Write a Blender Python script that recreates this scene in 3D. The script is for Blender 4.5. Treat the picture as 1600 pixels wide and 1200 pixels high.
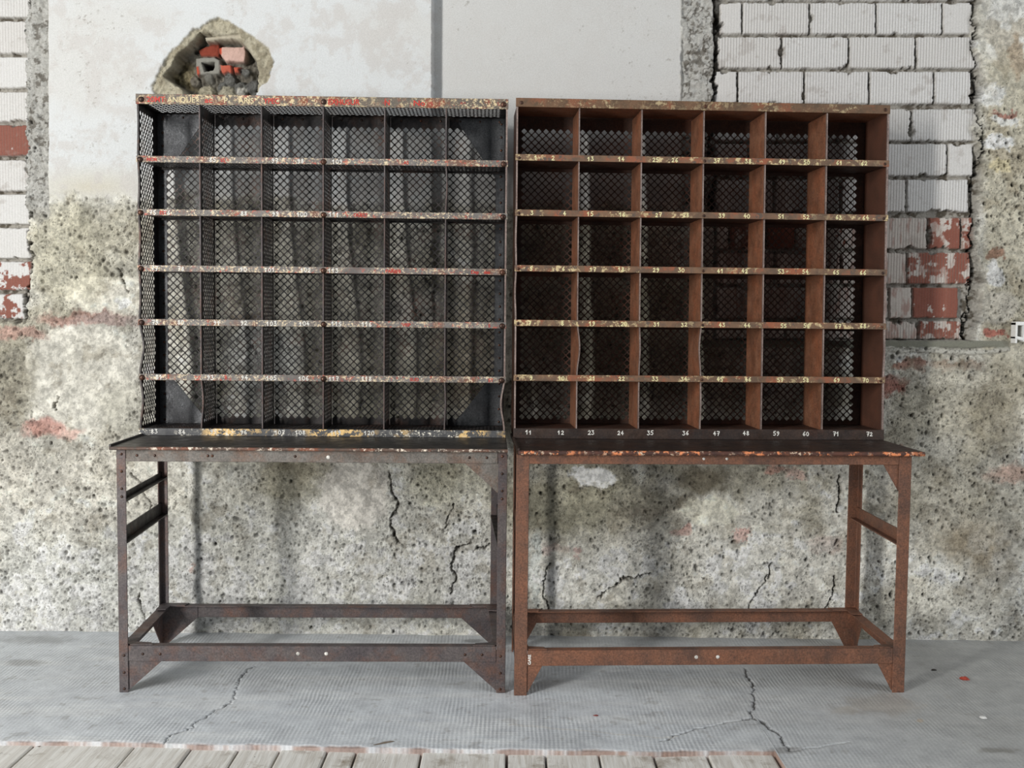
import bpy, math, random
import numpy as np
from mathutils import Matrix, Vector
for o in list(bpy.data.objects): bpy.data.objects.remove(o)
S = bpy.context.scene
COL = S.collection
random.seed(4); RNG = np.random.default_rng(11)

# ------------------------------------------------------------------ camera
F, PITCH, ROLL, YAW, HC = 1688.8153, .0632, .0098, .0004, 1.2116
cy, sy, cp, sp = math.cos(YAW), math.sin(YAW), math.cos(PITCH), math.sin(PITCH)
fwd = Vector((-sy*cp, cy*cp, -sp)); r0 = Vector((cy, sy, 0)); u0 = r0.cross(fwd)
cr, sr = math.cos(ROLL), math.sin(ROLL)
rgt = cr*r0 + sr*u0; upv = -sr*r0 + cr*u0
cd = bpy.data.cameras.new('camera'); cam = bpy.data.objects.new('camera', cd); COL.objects.link(cam)
cd.sensor_width = 36; cd.sensor_fit = 'HORIZONTAL'; cd.lens = F/1600*36; cd.clip_end = 60
M = Matrix.Identity(4)
for i in range(3):
    M[i][0] = rgt[i]; M[i][1] = upv[i]; M[i][2] = -fwd[i]
M[2][3] = HC
cam.matrix_world = M; S.camera = cam
def project(X, Y, Z):
    dx, dy, dz = X, Y, Z-HC
    w = dx*fwd[0]+dy*fwd[1]+dz*fwd[2]
    return 800+F*(dx*rgt[0]+dy*rgt[1]+dz*rgt[2])/w, 600-F*(dx*upv[0]+dy*upv[1]+dz*upv[2])/w
def on_floor(px, py, z=0.):
    d = fwd+(px-800)/F*rgt-(py-600)/F*upv; t = (z-HC)/d[2]; return d*t+Vector((0, 0, HC))
def on_wall(px, py, y=4.03):
    d = fwd+(px-800)/F*rgt-(py-600)/F*upv; t = y/d[1]; return d*t+Vector((0, 0, HC))

# ------------------------------------------------------------------ light
W = bpy.data.worlds.new('world'); S.world = W; W.use_nodes = True
W.node_tree.nodes['Background'].inputs[0].default_value = (.86, .93, 1, 1)
W.node_tree.nodes['Background'].inputs[1].default_value = .205
def area(name, loc, target, sx, sy_, power, col):
    l = bpy.data.lights.new(name, 'AREA'); l.shape = 'RECTANGLE'; l.size = sx; l.size_y = sy_; l.energy = power; l.color = col
    o = bpy.data.objects.new(name, l); COL.objects.link(o); o.location = loc
    o.rotation_euler = (Vector(target)-Vector(loc)).to_track_quat('-Z', 'Y').to_euler(); return o
area('window_daylight', (-4.15, -1.45, 1.95), (-.3, 3.8, .9), .6, 3.3, 450, (1, .985, .96))
area('right_fill', (4.7, 1.2, 2.4), (1.2, 4.0, 1.2), 1.6, 2.4, 78, (.95, .97, 1))  # unseen fill lamp, added to brighten the wall behind and beside the right rack
area('overhead_fill', (-1.2, .9, 4.6), (-.8, 3.0, 0), 3.4, 2.4, 34, (.93, .97, 1))  # unseen fill lamp overhead, added to brighten the floor
S.view_settings.view_transform = 'Standard'; S.view_settings.look = 'None'
S.view_settings.exposure = 0.0; S.view_settings.gamma = 1; S.view_settings.use_curve_mapping = False

# ------------------------------------------------------------------ helpers
def lin(c):
    return tuple(((v/255)/12.92 if v/255 <= .04045 else ((v/255+.055)/1.055)**2.4) for v in c)
def L4(c): return lin(c)+(1,)
class NT:
    def __init__(s, name):
        s.m = bpy.data.materials.new(name); s.m.use_nodes = True; s.t = s.m.node_tree
        s.b = s.t.nodes['Principled BSDF']; s.pos = s.t.nodes.new('ShaderNodeNewGeometry').outputs['Position']
    def n(s, t, ins={}, **kw):
        x = s.t.nodes.new(t)
        for k, v in kw.items(): setattr(x, k, v)
        for k, v in ins.items():
            if hasattr(v, 'is_linked') or isinstance(v, bpy.types.NodeSocket): s.t.links.new(v, x.inputs[k])
            else: x.inputs[k].default_value = v
        return x
    def noise(s, scale, detail=4, rough=.6, vec=None, off=0):
        v = vec or s.pos
        if off: v = s.n('ShaderNodeVectorMath', {0: v, 1: (off, off*1.7, off*.6)}).outputs[0]
        return s.n('ShaderNodeTexNoise', {'Vector': v, 'Scale': scale, 'Detail': detail, 'Roughness': rough}).outputs[0]
    def ramp(s, fac, a, b, ca=(0, 0, 0, 1), cb=(1, 1, 1, 1)):
        x = s.n('ShaderNodeValToRGB', {0: fac}); e = x.color_ramp.elements
        e[0].position = a; e[1].position = b; e[0].color = ca; e[1].color = cb; return x.outputs[0]
    def mix(s, fac, a, b, mode='MIX'):
        x = s.n('ShaderNodeMix', data_type='RGBA', blend_type=mode)
        for k, v in ((0, fac), (6, a), (7, b)):
            if isinstance(v, bpy.types.NodeSocket): s.t.links.new(v, x.inputs[k])
            else: x.inputs[k].default_value = v
        return x.outputs[2]
    def math(s, op, a, b=0., c=0.):
        return s.n('ShaderNodeMath', {0: a, 1: b, 2: c}, operation=op).outputs[0]
    def out(s, color, rough=.6, metal=0., bumps=(), spec=.5):
        def put(k, v):
            if isinstance(v, bpy.types.NodeSocket): s.t.links.new(v, s.b.inputs[k])
            else: s.b.inputs[k].default_value = v
        put('Base Color', color); put('Roughness', rough); put('Metallic', metal); put('Specular IOR Level', spec)
        nrm = None
        for h, st, dist in bumps:
            b = s.n('ShaderNodeBump', {'Height': h, 'Strength': st, 'Distance': dist})
            if nrm: s.t.links.new(nrm, b.inputs['Normal'])
            nrm = b.outputs[0]
        if nrm: s.t.links.new(nrm, s.b.inputs['Normal'])
        return s.m

def steel(name, dark, mid, rust, amount, rough=.5, metal=.35, off=0., speck=None):
    t = NT(name)
    c = t.mix(t.ramp(t.noise(14, 5, off=off), .38, .62), L4(dark), L4(mid))
    c = t.mix(t.ramp(t.noise(9, 8, .75, off=off+3), 1-amount-.12, 1-amount+.1), c, L4(rust))
    c = t.mix(t.ramp(t.noise(160, 3, .7, off=off), .35, .75, (.62, .62, .62, 1), (1.25, 1.2, 1.2, 1)), (0, 0, 0, 1), c, 'MIX') if False else t.mix(1., c, t.ramp(t.noise(170, 3, .7, off=off), .33, .7, (.6, .6, .6, 1), (1.35, 1.3, 1.28, 1)), 'MULTIPLY')
    if speck: c = t.mix(t.ramp(t.noise(60, 6, .8, off=off+9), .66, .72), c, L4(speck))
    r = t.ramp(t.noise(22, 5, off=off), .3, .7, (rough-.12,)*3+(1,), (rough+.2,)*3+(1,))
    return t.out(c, r, metal, [(t.noise(90, 6, .7, off=off), .25, .004)])
MAT = {}
MAT['L_dark'] = steel('dark_steel', (40, 39, 40), (62, 58, 56), (84, 56, 42), .36, .42, .5)
MAT['L_frame'] = steel('worn_grey_brown_steel', (74, 68, 70), (90, 84, 83), (100, 72, 60), .42, .5, .2, 2, (140, 130, 124))
MAT['L_apron'] = steel('grey_painted_steel', (112, 109, 104), (94, 88, 82), (112, 84, 66), .40, .5, .15, 5, (150, 140, 130))
MAT['L_plate'] = steel('blued_plate_steel', (84, 86, 88), (66, 67, 69), (74, 62, 54), .3, .36, .6, 1)
MAT['L_top'] = steel('blackened_tabletop', (48, 47, 45), (66, 63, 60), (60, 52, 46), .3, .4, .15, 6)
MAT['R_rust'] = steel('rust_brown_steel', (110, 78, 61), (90, 66, 55), (126, 84, 62), .46, .6, .1, 7, (150, 130, 112))
MAT['R_in'] = steel('brown_divider_steel', (140, 98, 74), (116, 78, 58), (150, 94, 66), .42, .5, .15, 4)
MAT['R_dark'] = steel('dark_brown_steel', (58, 42, 34), (72, 48, 36), (96, 56, 38), .36, .55, .2, 8)
MAT['R_top'] = steel('dark_brown_tabletop', (46, 36, 32), (60, 46, 38), (74, 48, 36), .34, .45, .1, 3)
MAT['edge'] = steel('bright_worn_edge', (150, 135, 128), (120, 104, 98), (110, 80, 66), .3, .45, .3, 3)
MAT['bolt'] = steel('dark_bolt_steel', (72, 54, 46), (56, 42, 36), (104, 66, 46), .4, .35, .6, 2)
MAT['hole_disc'] = steel('pale_hole_disc', (215, 214, 208), (185, 183, 176), (190, 175, 160), .3, .4, .1, 2)  # for discs standing in for holes that show the bright background
def flat(name, c, r=.6):
    t = NT(name); return t.out(t.mix(1., L4(c), t.ramp(t.noise(300, 3), .3, .7, (.8, .8, .8, 1), (1.1, 1.1, 1.1, 1)), 'MULTIPLY'), r)
MAT['white_paint'] = flat('white_paint', (238, 236, 228)); MAT['cream_paint'] = flat('cream_paint', (240, 232, 178))
MAT['red_paint'] = flat('red_paint', (190, 52, 40)); MAT['ivory_paint'] = flat('ivory_paint', (206, 190, 150))
def perforated_sheet(name):   # right rack's outer sides: fine punched pattern
    t = NT(name)
    sx = t.n('ShaderNodeSeparateXYZ', {0: t.pos})
    a = t.math('SINE', t.math('MULTIPLY', t.math('ADD', sx.outputs[1], sx.outputs[2]), 2*math.pi/.008))
    b = t.math('SINE', t.math('MULTIPLY', t.math('SUBTRACT', sx.outputs[1], sx.outputs[2]), 2*math.pi/.008))
    d = t.ramp(t.math('MULTIPLY', a, b), .15, .6)
    c = t.mix(t.ramp(t.noise(10, 5), .35, .65), L4((108, 70, 54)), L4((86, 58, 46)))
    c = t.mix(d, c, L4((40, 26, 20)))
    return t.out(c, .55, .15, [(t.math('SUBTRACT', 1., d), .5, .002)])
MAT['R_side'] = perforated_sheet('fine_perforated_rust_steel')
def strip_mat(name, base, base2, flakes, fa, fb, off, rust=None):
    """painted label strip: base metal with flaking paint in irregular islands"""
    t = NT(name)
    c = t.mix(t.ramp(t.noise(26, 5, off=off), .4, .6), L4(base), L4(base2))
    if rust: c = t.mix(t.ramp(t.noise(12, 7, .7, off=off+2), .52, .62), c, L4(rust))
    big = t.noise(5.5, 3, .5, off=off+5)
    for i, (col, sc, lo) in enumerate(flakes):
        f = t.math('MULTIPLY', t.ramp(big if i % 2 == 0 else t.noise(7, 3, .5, off=off+11+i), fa, fb),
                   t.ramp(t.noise(sc, 6, .75, off=off+7*i+1), lo, lo+.03))
        c = t.mix(f, c, L4(col))
    return t.out(c, .6, .1, [(t.noise(140, 5), .3, .002)])
MAT['L_strip'] = strip_mat('grey_strip_flaking_paint', (112, 108, 104), (94, 88, 84),
    [((206, 188, 156), 85, .55), ((168, 84, 68), 62, .57), ((216, 200, 172), 140, .57)], .34, .5, 0, (112, 78, 62))
MAT['L_strip_top'] = strip_mat('top_strip_flaking_paint', (92, 86, 78), (104, 92, 80),
    [((208, 188, 148), 75, .54), ((150, 58, 46), 60, .58), ((214, 196, 160), 120, .57)], .36, .54, 4, (122, 70, 46))
MAT['L_strip_base'] = strip_mat('base_strip_flaking_paint', (84, 84, 84), (66, 66, 68),
    [((226, 190, 128), 40, .50), ((232, 226, 210), 90, .55)], .44, .56, 12)
MAT['R_strip'] = strip_mat('rusty_strip_flaking_paint', (118, 90, 68), (96, 76, 60),
    [((196, 176, 134), 45, .54), ((90, 76, 66), 30, .55)], .42, .56, 21, (142, 84, 58))
MAT['R_strip_top'] = strip_mat('rusty_top_strip', (108, 80, 58), (88, 68, 50),
    [((168, 150, 116), 60, .53), ((150, 128, 96), 120, .56)], .44, .56, 33, (124, 78, 54))
MAT['L_lip'] = strip_mat('chipped_black_edge', (70, 62, 56), (96, 72, 60), [((222, 208, 190), 60, .54)], .4, .56, 41, (120, 72, 52))
MAT['R_lip'] = strip_mat('chipped_brown_edge', (66, 44, 38), (90, 56, 44), [((226, 140, 92), 30, .53), ((214, 190, 165), 80, .57)], .38, .54, 47)

def mesh_obj(name, V, Fc, mat, parent=None, smooth=False):
    me = bpy.data.meshes.new(name); me.from_pydata([tuple(v) for v in V], [], [tuple(f) for f in Fc]); me.update()
    if smooth: me.polygons.foreach_set('use_smooth', [True]*len(me.polygons))
    me.materials.append(mat)
    o = bpy.data.objects.new(name, me); COL.objects.link(o)
    if parent: o.parent = parent
    return o
class MB:
    def __init__(s): s.V = []; s.F = []
    def add(s, V, Fc):
        k = len(s.V); s.V += [tuple(v) for v in V]; s.F += [tuple(i+k for i in f) for f in Fc]; return s
    def box(s, x0, x1, y0, y1, z0, z1):
        return s.add([(x, y, z) for x in (x0, x1) for y in (y0, y1) for z in (z0, z1)],
            [(0, 1, 3, 2), (4, 6, 7, 5), (0, 4, 5, 1), (2, 3, 7, 6), (0, 2, 6, 4), (1, 5, 7, 3)])
    def prism(s, pts, ax, a0, a1):
        """polygon extruded along axis ax (0=x,1=y,2=z); pts are the two other coordinates in order"""
        n = len(pts)
        def mk(p, a):
            q = list(p); q.insert(ax, a); return tuple(q)
        V = [mk(p, a0) for p in pts]+[mk(p, a1) for p in pts]
        Fc = [tuple(range(n))[::-1], tuple(range(n, 2*n))]+[(i, (i+1) % n, n+(i+1) % n, n+i) for i in range(n)]
        return s.add(V, Fc)
    def dome(s, x, y, z, r, h, ax=1, sgn=-1, n=14):
        """bolt or rivet head standing out of a surface along axis ax"""
        V = []; Fc = []; prof = [(1, 0), (1, .25), (.86, .62), (.55, .9), (0, 1)]
        for rr, hh in prof[:-1]:
            for k in range(n):
                a = 2*math.pi*k/n; q = [r*rr*math.cos(a), r*rr*math.sin(a)]; q.insert(ax, sgn*h*hh)
                V.append((x+q[0], y+q[1], z+q[2]))
        q = [0, 0]; q.insert(ax, sgn*h); V.append((x+q[0], y+q[1], z+q[2]))
        for j in range(3):
            for k in range(n): Fc.append((j*n+k, j*n+(k+1) % n, (j+1)*n+(k+1) % n, (j+1)*n+k))
        for k in range(n): Fc.append((3*n+k, 3*n+(k+1) % n, 4*n))
        return s.add(V, Fc)
    def build(s, name, mat, parent=None, smooth=False): return mesh_obj(name, s.V, s.F, mat, parent, smooth)
def bevel(o, w=.0012, seg=1):
    m = o.modifiers.new('bevel', 'BEVEL'); m.width = w; m.segments = seg; m.limit_method = 'ANGLE'; return o
def thing(name, label, cat, loc=(0, 0, 0), rz=0., group=None):
    o = bpy.data.objects.new(name, None); COL.objects.link(o); o.location = loc; o.rotation_euler = (0, 0, rz)
    o['label'] = label; o['category'] = cat; o.empty_display_size = .1
    if group: o['group'] = group
    return o

# ------------------------------------------------------------------ numpy noise
def vnoise(x, y, scale, seed):
    g = np.random.default_rng(seed).random((512, 512))
    X = x*scale+seed*7.3; Y = y*scale+seed*3.1
    xi = np.floor(X).astype(np.int64); yi = np.floor(Y).astype(np.int64); fx = X-xi; fy = Y-yi
    fx = fx*fx*(3-2*fx); fy = fy*fy*(3-2*fy); xi &= 511; yi &= 511; x1 = (xi+1) & 511; y1 = (yi+1) & 511
    return (g[xi, yi]*(1-fx)+g[x1, yi]*fx)*(1-fy)+(g[xi, y1]*(1-fx)+g[x1, y1]*fx)*fy
def fbm(x, y, scale, seed, octv=4, gain=.55):
    s = 0; a = 1; t = 0
    for i in range(octv):
        s = s+a*vnoise(x, y, scale*2**i, seed+i*17); t += a; a *= gain
    return s/t
def sstep(a, b, v):
    t = np.clip((v-a)/(b-a), 0, 1); return t*t*(3-2*t)
def lerp3(C, col, m):
    c = np.array(lin(col), np.float32); return C*(1-m[..., None])+c*m[..., None]
def poly_mask(PX, PY, pts, soft=2.):
    """signed distance to polygon -> soft mask (1 inside)"""
    d = np.full(PX.shape, 1e9); ins = np.zeros(PX.shape, bool); n = len(pts)
    for i in range(n):
        ax, ay = pts[i]; bx, by = pts[(i+1) % n]; ex, ey = bx-ax, by-ay
        t = np.clip(((PX-ax)*ex+(PY-ay)*ey)/(ex*ex+ey*ey), 0, 1)
        d = np.minimum(d, np.hypot(PX-ax-t*ex, PY-ay-t*ey))
        if ay != by:
            c = ((ay > PY) != (by > PY)) & (PX < ex*(PY-ay)/ey+ax); ins ^= c
    return sstep(-soft, soft, np.where(ins, d, -d))
def line_dist(PX, PY, pts):
    d = np.full(PX.shape, 1e9)
    for (ax, ay), (bx, by) in zip(pts[:-1], pts[1:]):
        ex, ey = bx-ax, by-ay
        t = np.clip(((PX-ax)*ex+(PY-ay)*ey)/(ex*ex+ey*ey+1e-9), 0, 1)
        d = np.minimum(d, np.hypot(PX-ax-t*ex, PY-ay-t*ey))
    return d
def grid_mesh(name, X, Y, Z, C, R, mat, extra=None):
    n, m = X.shape
    me = bpy.data.meshes.new(name)
    co = np.stack([X, Y, Z], -1).astype(np.float32).reshape(-1)
    me.vertices.add(n*m); me.vertices.foreach_set('co', co)
    idx = np.arange(n*m).reshape(n, m)
    q = np.stack([idx[:-1, :-1], idx[1:, :-1], idx[1:, 1:], idx[:-1, 1:]], -1).reshape(-1).astype(np.int32)
    k = (n-1)*(m-1); me.loops.add(k*4); me.loops.foreach_set('vertex_index', q)
    me.polygons.add(k); me.polygons.foreach_set('loop_start', np.arange(0, k*4, 4, dtype=np.int32))
    me.polygons.foreach_set('use_smooth', np.ones(k, bool)); me.update(calc_edges=True)
    a = me.attributes.new('tint', 'FLOAT_COLOR', 'POINT')
    a.data.foreach_set('color', np.concatenate([C, np.ones((n, m, 1))], -1).astype(np.float32).reshape(-1))
    for nm, arr in (('rough_amount', R),)+(tuple(extra.items()) if extra else ()):
        a = me.attributes.new(nm, 'FLOAT', 'POINT'); a.data.foreach_set('value', np.broadcast_to(arr, X.shape).astype(np.float32).reshape(-1))
    me.materials.append(mat)
    o = bpy.data.objects.new(name, me); COL.objects.link(o); o['kind'] = 'structure'
    return o
def spaced(a0, a, b, b1, st):
    core = np.arange(a, b, st); lo = np.linspace(a0, a, 12)[:-1] if a0 < a else np.array([]); hi = np.linspace(b, b1, 12) if b1 > b else np.array([])
    return np.concatenate([lo, core, hi])

# ------------------------------------------------------------------ back wall (relief plaster, painted hollow blocks, brick)
WY = 4.03
def wall_back():
    xs = spaced(-5, -2.15, 2.15, 5, .0031); zs = spaced(-.06, -.01, 2.46, 3.4, .0031)
    X, Z = np.meshgrid(xs, zs, indexing='ij')
    PX, PY = project(X, np.full_like(X, WY), Z)
    n1 = fbm(X, Z, 6, 1, 5); n2 = fbm(X, Z, 24, 2, 5); n3 = fbm(X, Z, 90, 3, 3, .7); n4 = fbm(X, Z, 2.2, 4, 4)
    j1 = (n2-.5)*26+(n3-.5)*10; j2 = (fbm(X, Z, 22, 8, 5)-.5)*26+(n3-.5)*10
    QX = PX+j1; QY = PY+j2
    C = np.zeros(X.shape+(3,), np.float32); C[:] = lin((190, 187, 176))
    C = lerp3(C, (168, 162, 143), sstep(.42, .62, n1))
    C = lerp3(C, (205, 202, 193), sstep(.5, .68, fbm(X, Z, 9, 5, 5))*.8)
    R = np.ones_like(X)*.9
    H = (n1-.5)*.024+(n2-.5)*.010+(n3-.5)*.004
    def patch(cx, cy, rx, ry, col, a=1., soft=.35, ang=0.):
        nonlocal C
        ca, sa = math.cos(ang), math.sin(ang); dx, dy = QX-cx, QY-cy
        d = np.hypot((dx*ca+dy*sa)/rx, (-dx*sa+dy*ca)/ry); m = a*(1-sstep(1-soft, 1+soft, d)); C = lerp3(C, col, m); return m
    # lower left wall
    patch(100, 940, 260, 90, (196, 198, 196), .6, .5); patch(420, 900, 330, 140, (205, 206, 201), .6, .5)
    patch(150, 760, 120, 80, (196, 190, 176), .6)
    m = patch(128, 590, 92, 92, (186, 182, 170), .9, .14); R -= m*.55; H += m*.004
    m = patch(175, 462, 66, 30, (205, 200, 186), .9, .15); R -= m*.5
    patch(110, 400, 70, 85, (172, 166, 140), .8, .3); patch(200, 380, 60, 60, (184, 178, 156), .6, .4)
    patch(200, 640, 45, 45, (170, 166, 150), .7, .3)
    patch(18, 600, 34, 90, (150, 143, 122), .85, .4); patch(20, 720, 30, 60, (186, 180, 166), .7, .4)
    m = patch(135, 498, 70, 11, (160, 98, 84), .7, .3); patch(180, 500, 60, 8, (170, 150, 145), .6, .3)
    patch(65, 668, 30, 13, (196, 110, 92), .7, .4); patch(105, 672, 25, 10, (214, 150, 132), .6, .4); patch(30, 520, 40, 8, (196, 132, 116), .6, .4)
    patch(303, 888, 9, 5, (184, 98, 76), .9, .4)
    patch(450, 750, 50, 45, (146, 138, 108), .75, .5); patch(480, 725, 60, 25, (150, 140, 112), .6, .5)
    m = patch(555, 770, 55, 60, (182, 176, 168), .9, .15); R -= m*.5
    patch(700, 750, 60, 50, (182, 178, 152), .7, .4); patch(480, 850, 50, 60, (186, 186, 182), .6, .5)
    patch(740, 860, 40, 90, (208, 207, 202), .5, .5)
    # behind the cabinets
    patch(450, 470, 190, 120, (176, 172, 158), .7, .5); patch(410, 560, 60, 60, (198, 202, 204), .6, .3); patch(390, 500, 30, 12, (120, 100, 84), .8, .4)
    patch(600, 600, 120, 60, (172, 166, 146), .7, .5); patch(730, 560, 60, 90, (160, 146, 120), .7, .5)
    patch(660, 480, 60, 26, (176, 172, 166), .7, .4)
    patch(900, 420, 110, 170, (150, 145, 124), .8, .4); patch(1010, 560, 100, 70, (140, 134, 110), .8, .4); patch(1040, 470, 70, 40, (150, 146, 122), .8)
    # under the right table
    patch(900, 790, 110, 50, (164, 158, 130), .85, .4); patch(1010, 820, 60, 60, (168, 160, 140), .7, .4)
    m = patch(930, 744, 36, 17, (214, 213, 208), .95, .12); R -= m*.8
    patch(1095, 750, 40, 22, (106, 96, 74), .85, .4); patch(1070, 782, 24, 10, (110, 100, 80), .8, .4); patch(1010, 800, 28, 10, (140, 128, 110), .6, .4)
    m = patch(1110, 800, 45, 22, (196, 192, 172), .9, .15); R -= m*.4
    patch(1069, 831, 17, 10, (178, 106, 88), .9, .2); patch(1158, 836, 20, 8, (186, 112, 96), .9, .2, -.6); patch(865, 860, 24, 8, (190, 150, 142), .7, .4); patch(899, 866, 6, 5, (170, 90, 80), .9)
    patch(1210, 735, 12, 7, (190, 130, 110), .8, .3); patch(1245, 738, 20, 8, (200, 160, 145), .8, .3)
    patch(1080, 900, 260, 70, (200, 198, 190), .6, .5); patch(835, 890, 9, 60, (170, 178, 176), .8, .3); patch(1290, 850, 26, 12, (184, 140, 122), .5, .5)
    # right end
    patch(1480, 800, 130, 90, (172, 164, 142), .7, .5); patch(1530, 850, 60, 34, (138, 120, 88), .75, .5); patch(1560, 905, 50, 30, (150, 134, 104), .6, .5)
    patch(1470, 940, 130, 40, (190, 187, 176), .6, .5); patch(1400, 870, 60, 60, (196, 190, 174), .5, .5)
    patch(1475, 640, 90, 50, (178, 170, 146), .7, .4); patch(1560, 640, 50, 70, (150, 138, 108), .7, .5)
    patch(1425, 570, 28, 11, (150, 96, 72), .9, .15); patch(1396, 602, 20, 15, (160, 84, 62), .9, .2); patch(1495, 570, 40, 9, (150, 116, 88), .6, .3); patch(1385, 700, 20, 5, (184, 96, 76), .7, .4)
    patch(1480, 590, 80, 18, (196, 190, 172), .6, .4); patch(1580, 740, 40, 12, (188, 120, 92), .5, .5)
    C = lerp3(C, (214, 214, 210), sstep(780, 900, QY)*sstep(.40, .6, fbm(X, Z, 7, 171, 4))*.5)  # lower wall whitened: efflorescence, plus brightness under the tables painted in
    # brown mottling of the rough plaster
    C = C*(.86+.28*sstep(.3, .75, n2))[..., None]
    C = lerp3(C, (128, 116, 92), sstep(.58, .72, fbm(X, Z, 14, 61, 6, .7))*.45)
    right = sstep(1528, 1548, QX)
    C = lerp3(C, (176, 168, 142), right*(1-sstep(520, 600, PY))*.8)
    m = (1-sstep(60, 110, QY))*right; C = lerp3(C, (196, 195, 190), m); R = R*(1-m*.2)
    ms = right*(1-sstep(500, 560, QY))
    C = lerp3(C, (150, 136, 106), ms*sstep(.5, .62, fbm(X, Z, 11, 71, 5))*.6)
    for a in ((1560, 225, 30, 12, (214, 212, 204)), (1575, 190, 26, 8, (206, 204, 198)), (1552, 430, 15, 19, (236, 236, 232)), (1560, 400, 14, 12, (146, 100, 70)),
              (1545, 140, 10, 6, (160, 84, 64)), (1570, 178, 22, 5, (160, 96, 76)), (1560, 262, 16, 10, (190, 176, 130)), (1548, 148, 22, 18, (206, 204, 198)),
              (1556, 520, 16, 6, (180, 84, 60)), (1560, 480, 30, 24, (178, 172, 158)), (1590, 90, 10, 40, (160, 140, 112))): patch(*a, .9, .2)
    H += ms*((fbm(X, Z, 10, 33, 5)-.5)*.04)
    # smooth plaster panels
    g_ = C.mean(-1, keepdims=True); C = np.minimum((C*.64+g_*.36)*1.42, .80)*np.array((1.0, 1., .98))
    C = C*(.80+.42*sstep(.34, .62, fbm(X, Z, 60, 141, 4, .8)))[..., None]*(.9+.2*sstep(.4, .6, fbm(X, Z, 3, 151, 3)))[..., None]
    smooth = sstep(83, 87, PX)*(1-sstep(1060, 1070, PX+(n3-.5)*6*sstep(60, 110, PY)))*(1-sstep(296, 316, QY+(n1-.5)*40-12*sstep(200, 400, PX)))
    Cs = np.zeros_like(C); Cs[:] = lin((201, 203, 203)); Cs = lerp3(Cs, (194, 192, 187), sstep(.45, .65, n4)*.6)
    Cs = lerp3(Cs, (190, 184, 168), (1-np.clip(np.hypot((PX-150)/150, (PY-295)/40), 0, 1))*.9)
    Cs = lerp3(Cs, (188, 184, 180), sstep(.46, .66, fbm(X, Z, 16, 91, 5, .7))*.6)
    Cs = lerp3(Cs, (190, 189, 186), sstep(670, 700, PX)*.85)
    Cs = lerp3(Cs, (120, 112, 100), sstep(.72, .76, n3)*sstep(.5, .7, n1)*.5)
    C = C*(1-smooth[..., None])+Cs*smooth[..., None]; R = R*(1-smooth)+.05*smooth
    Hs = (n4-.5)*.006+(n3-.5)*.0006
    H = H*(1-smooth)+(Hs+.004)*smooth
    proud = sstep(60, 66, PX)*(1-sstep(676.2, 678, PX+(n3-.5)*2+(n2-.5)*14*sstep(290, 420, PY)))*(1-sstep(330, 560, PY+(n1-.5)*60))
    H += proud*.052
    # mortar edges beside the openings
    for x0, x1, yb, base in ((43, 84, 335, .03), (1066, 1118, 330, -.006), (-60, 50, 560, 0)):
        if base == 0: continue
        m = sstep(x0-3, x0+3, PX+(n2-.5)*8)*(1-sstep(x1-2, x1+2, PX+(n2-.5)*(18 if x0 > 900 else 4)))*(1-sstep(yb-20, yb+20, QY))
        C = lerp3(C, (206, 205, 200), m); C = lerp3(C, (112, 106, 96), m*sstep(.56, .64, fbm(X, Z, 34, 44+int(x0), 5, .7))*.8)
        r = fbm(X, Z, 26, 45, 5, .6); H = H*(1-m)+m*(base+(r-.5)*.045); R = R*(1-m)+m*.9
        C = lerp3(C, (78, 70, 60), m*sstep(.56, .60, 1-np.abs(fbm(X, Z, 18, 50, 4)-.5)*2.-.38)*.8*(x0 > 900))
    # painted hollow block infills
    rib = np.zeros_like(X)
    WH = (203, 202, 200)
    rows = [(-52, -2, [1122, 1210, 1318, 1426, 1530]), (0, 51, [1126, 1162, 1268, 1373, 1477, 1525]), (54, 105, [1123, 1224, 1330, 1435, 1536]), (108, 161, [1117, 1155, 1260, 1362, 1464, 1523]),
            (167, 219, [1116, 1218, 1323, 1428, 1532]), (222, 274, [1120, 1172, 1277, 1381, 1485, 1526]), (278, 331, [1118, 1212, 1316, 1420, 1519]), (338, 389, [1120, 1142, 1200, 1246, 1350, 1454, 1506, 1525]),
            (393, 444, [1120, 1213, 1317, 1421, 1522]), (448, 498, [1120, 1180, 1290, 1392, 1429, 1503]), (501, 531, [1120, 1230, 1340, 1438, 1508])]
    area_r = sstep(1114, 1118, PX+(n2-.5)*8)*(1-sstep(1524, 1534, PX+(n2-.5)*22+6*np.sin(PY/26)))*(1-sstep(531, 534, PY+(n3-.5)*3))
    area_l = (1-sstep(40, 47, PX+(n2-.5)*16))*(1-sstep(494, 506, QY))
    inv = np.clip(area_r+area_l, 0, 1)
    Cm = np.zeros_like(C); Cm[:] = lin((176, 172, 164)); Cm = lerp3(Cm, (104, 97, 86), sstep(.5, .62, fbm(X, Z, 40, 77, 4, .7)))
    C = C*(1-inv[..., None])+Cm*inv[..., None]
    H = H*(1-inv)+inv*(-.048+(fbm(X, Z, 40, 78, 4)-.5)*.014); R = R*(1-inv)+.7*inv
    blocks = []
    for y0, y1, xs_ in rows:
        for a, b in zip(xs_[:-1], xs_[1:]): blocks.append((a+1.2, y0+.8, b-1.2, y1-.8, True))
    for y0, y1 in ((-30, 25), (29, 82), (85, 136), (140, 189), (192, 243), (247, 298), (301, 350), (354, 404), (407, 454), (458, 499)): blocks.append((-150, y0+1, 44 if y0 < 440 else 34, y1-1, False)); blocks.append((-260, y0+1, -152, y1-1, False))
    reds = {(1455, 339): .8, (1422, 394): .6, (1430, 449): .95, (1439, 502): .4, (1201, 339): .95, (1143, 339): .9, (1247, 339): .2, (1508, 339): .5}
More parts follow.
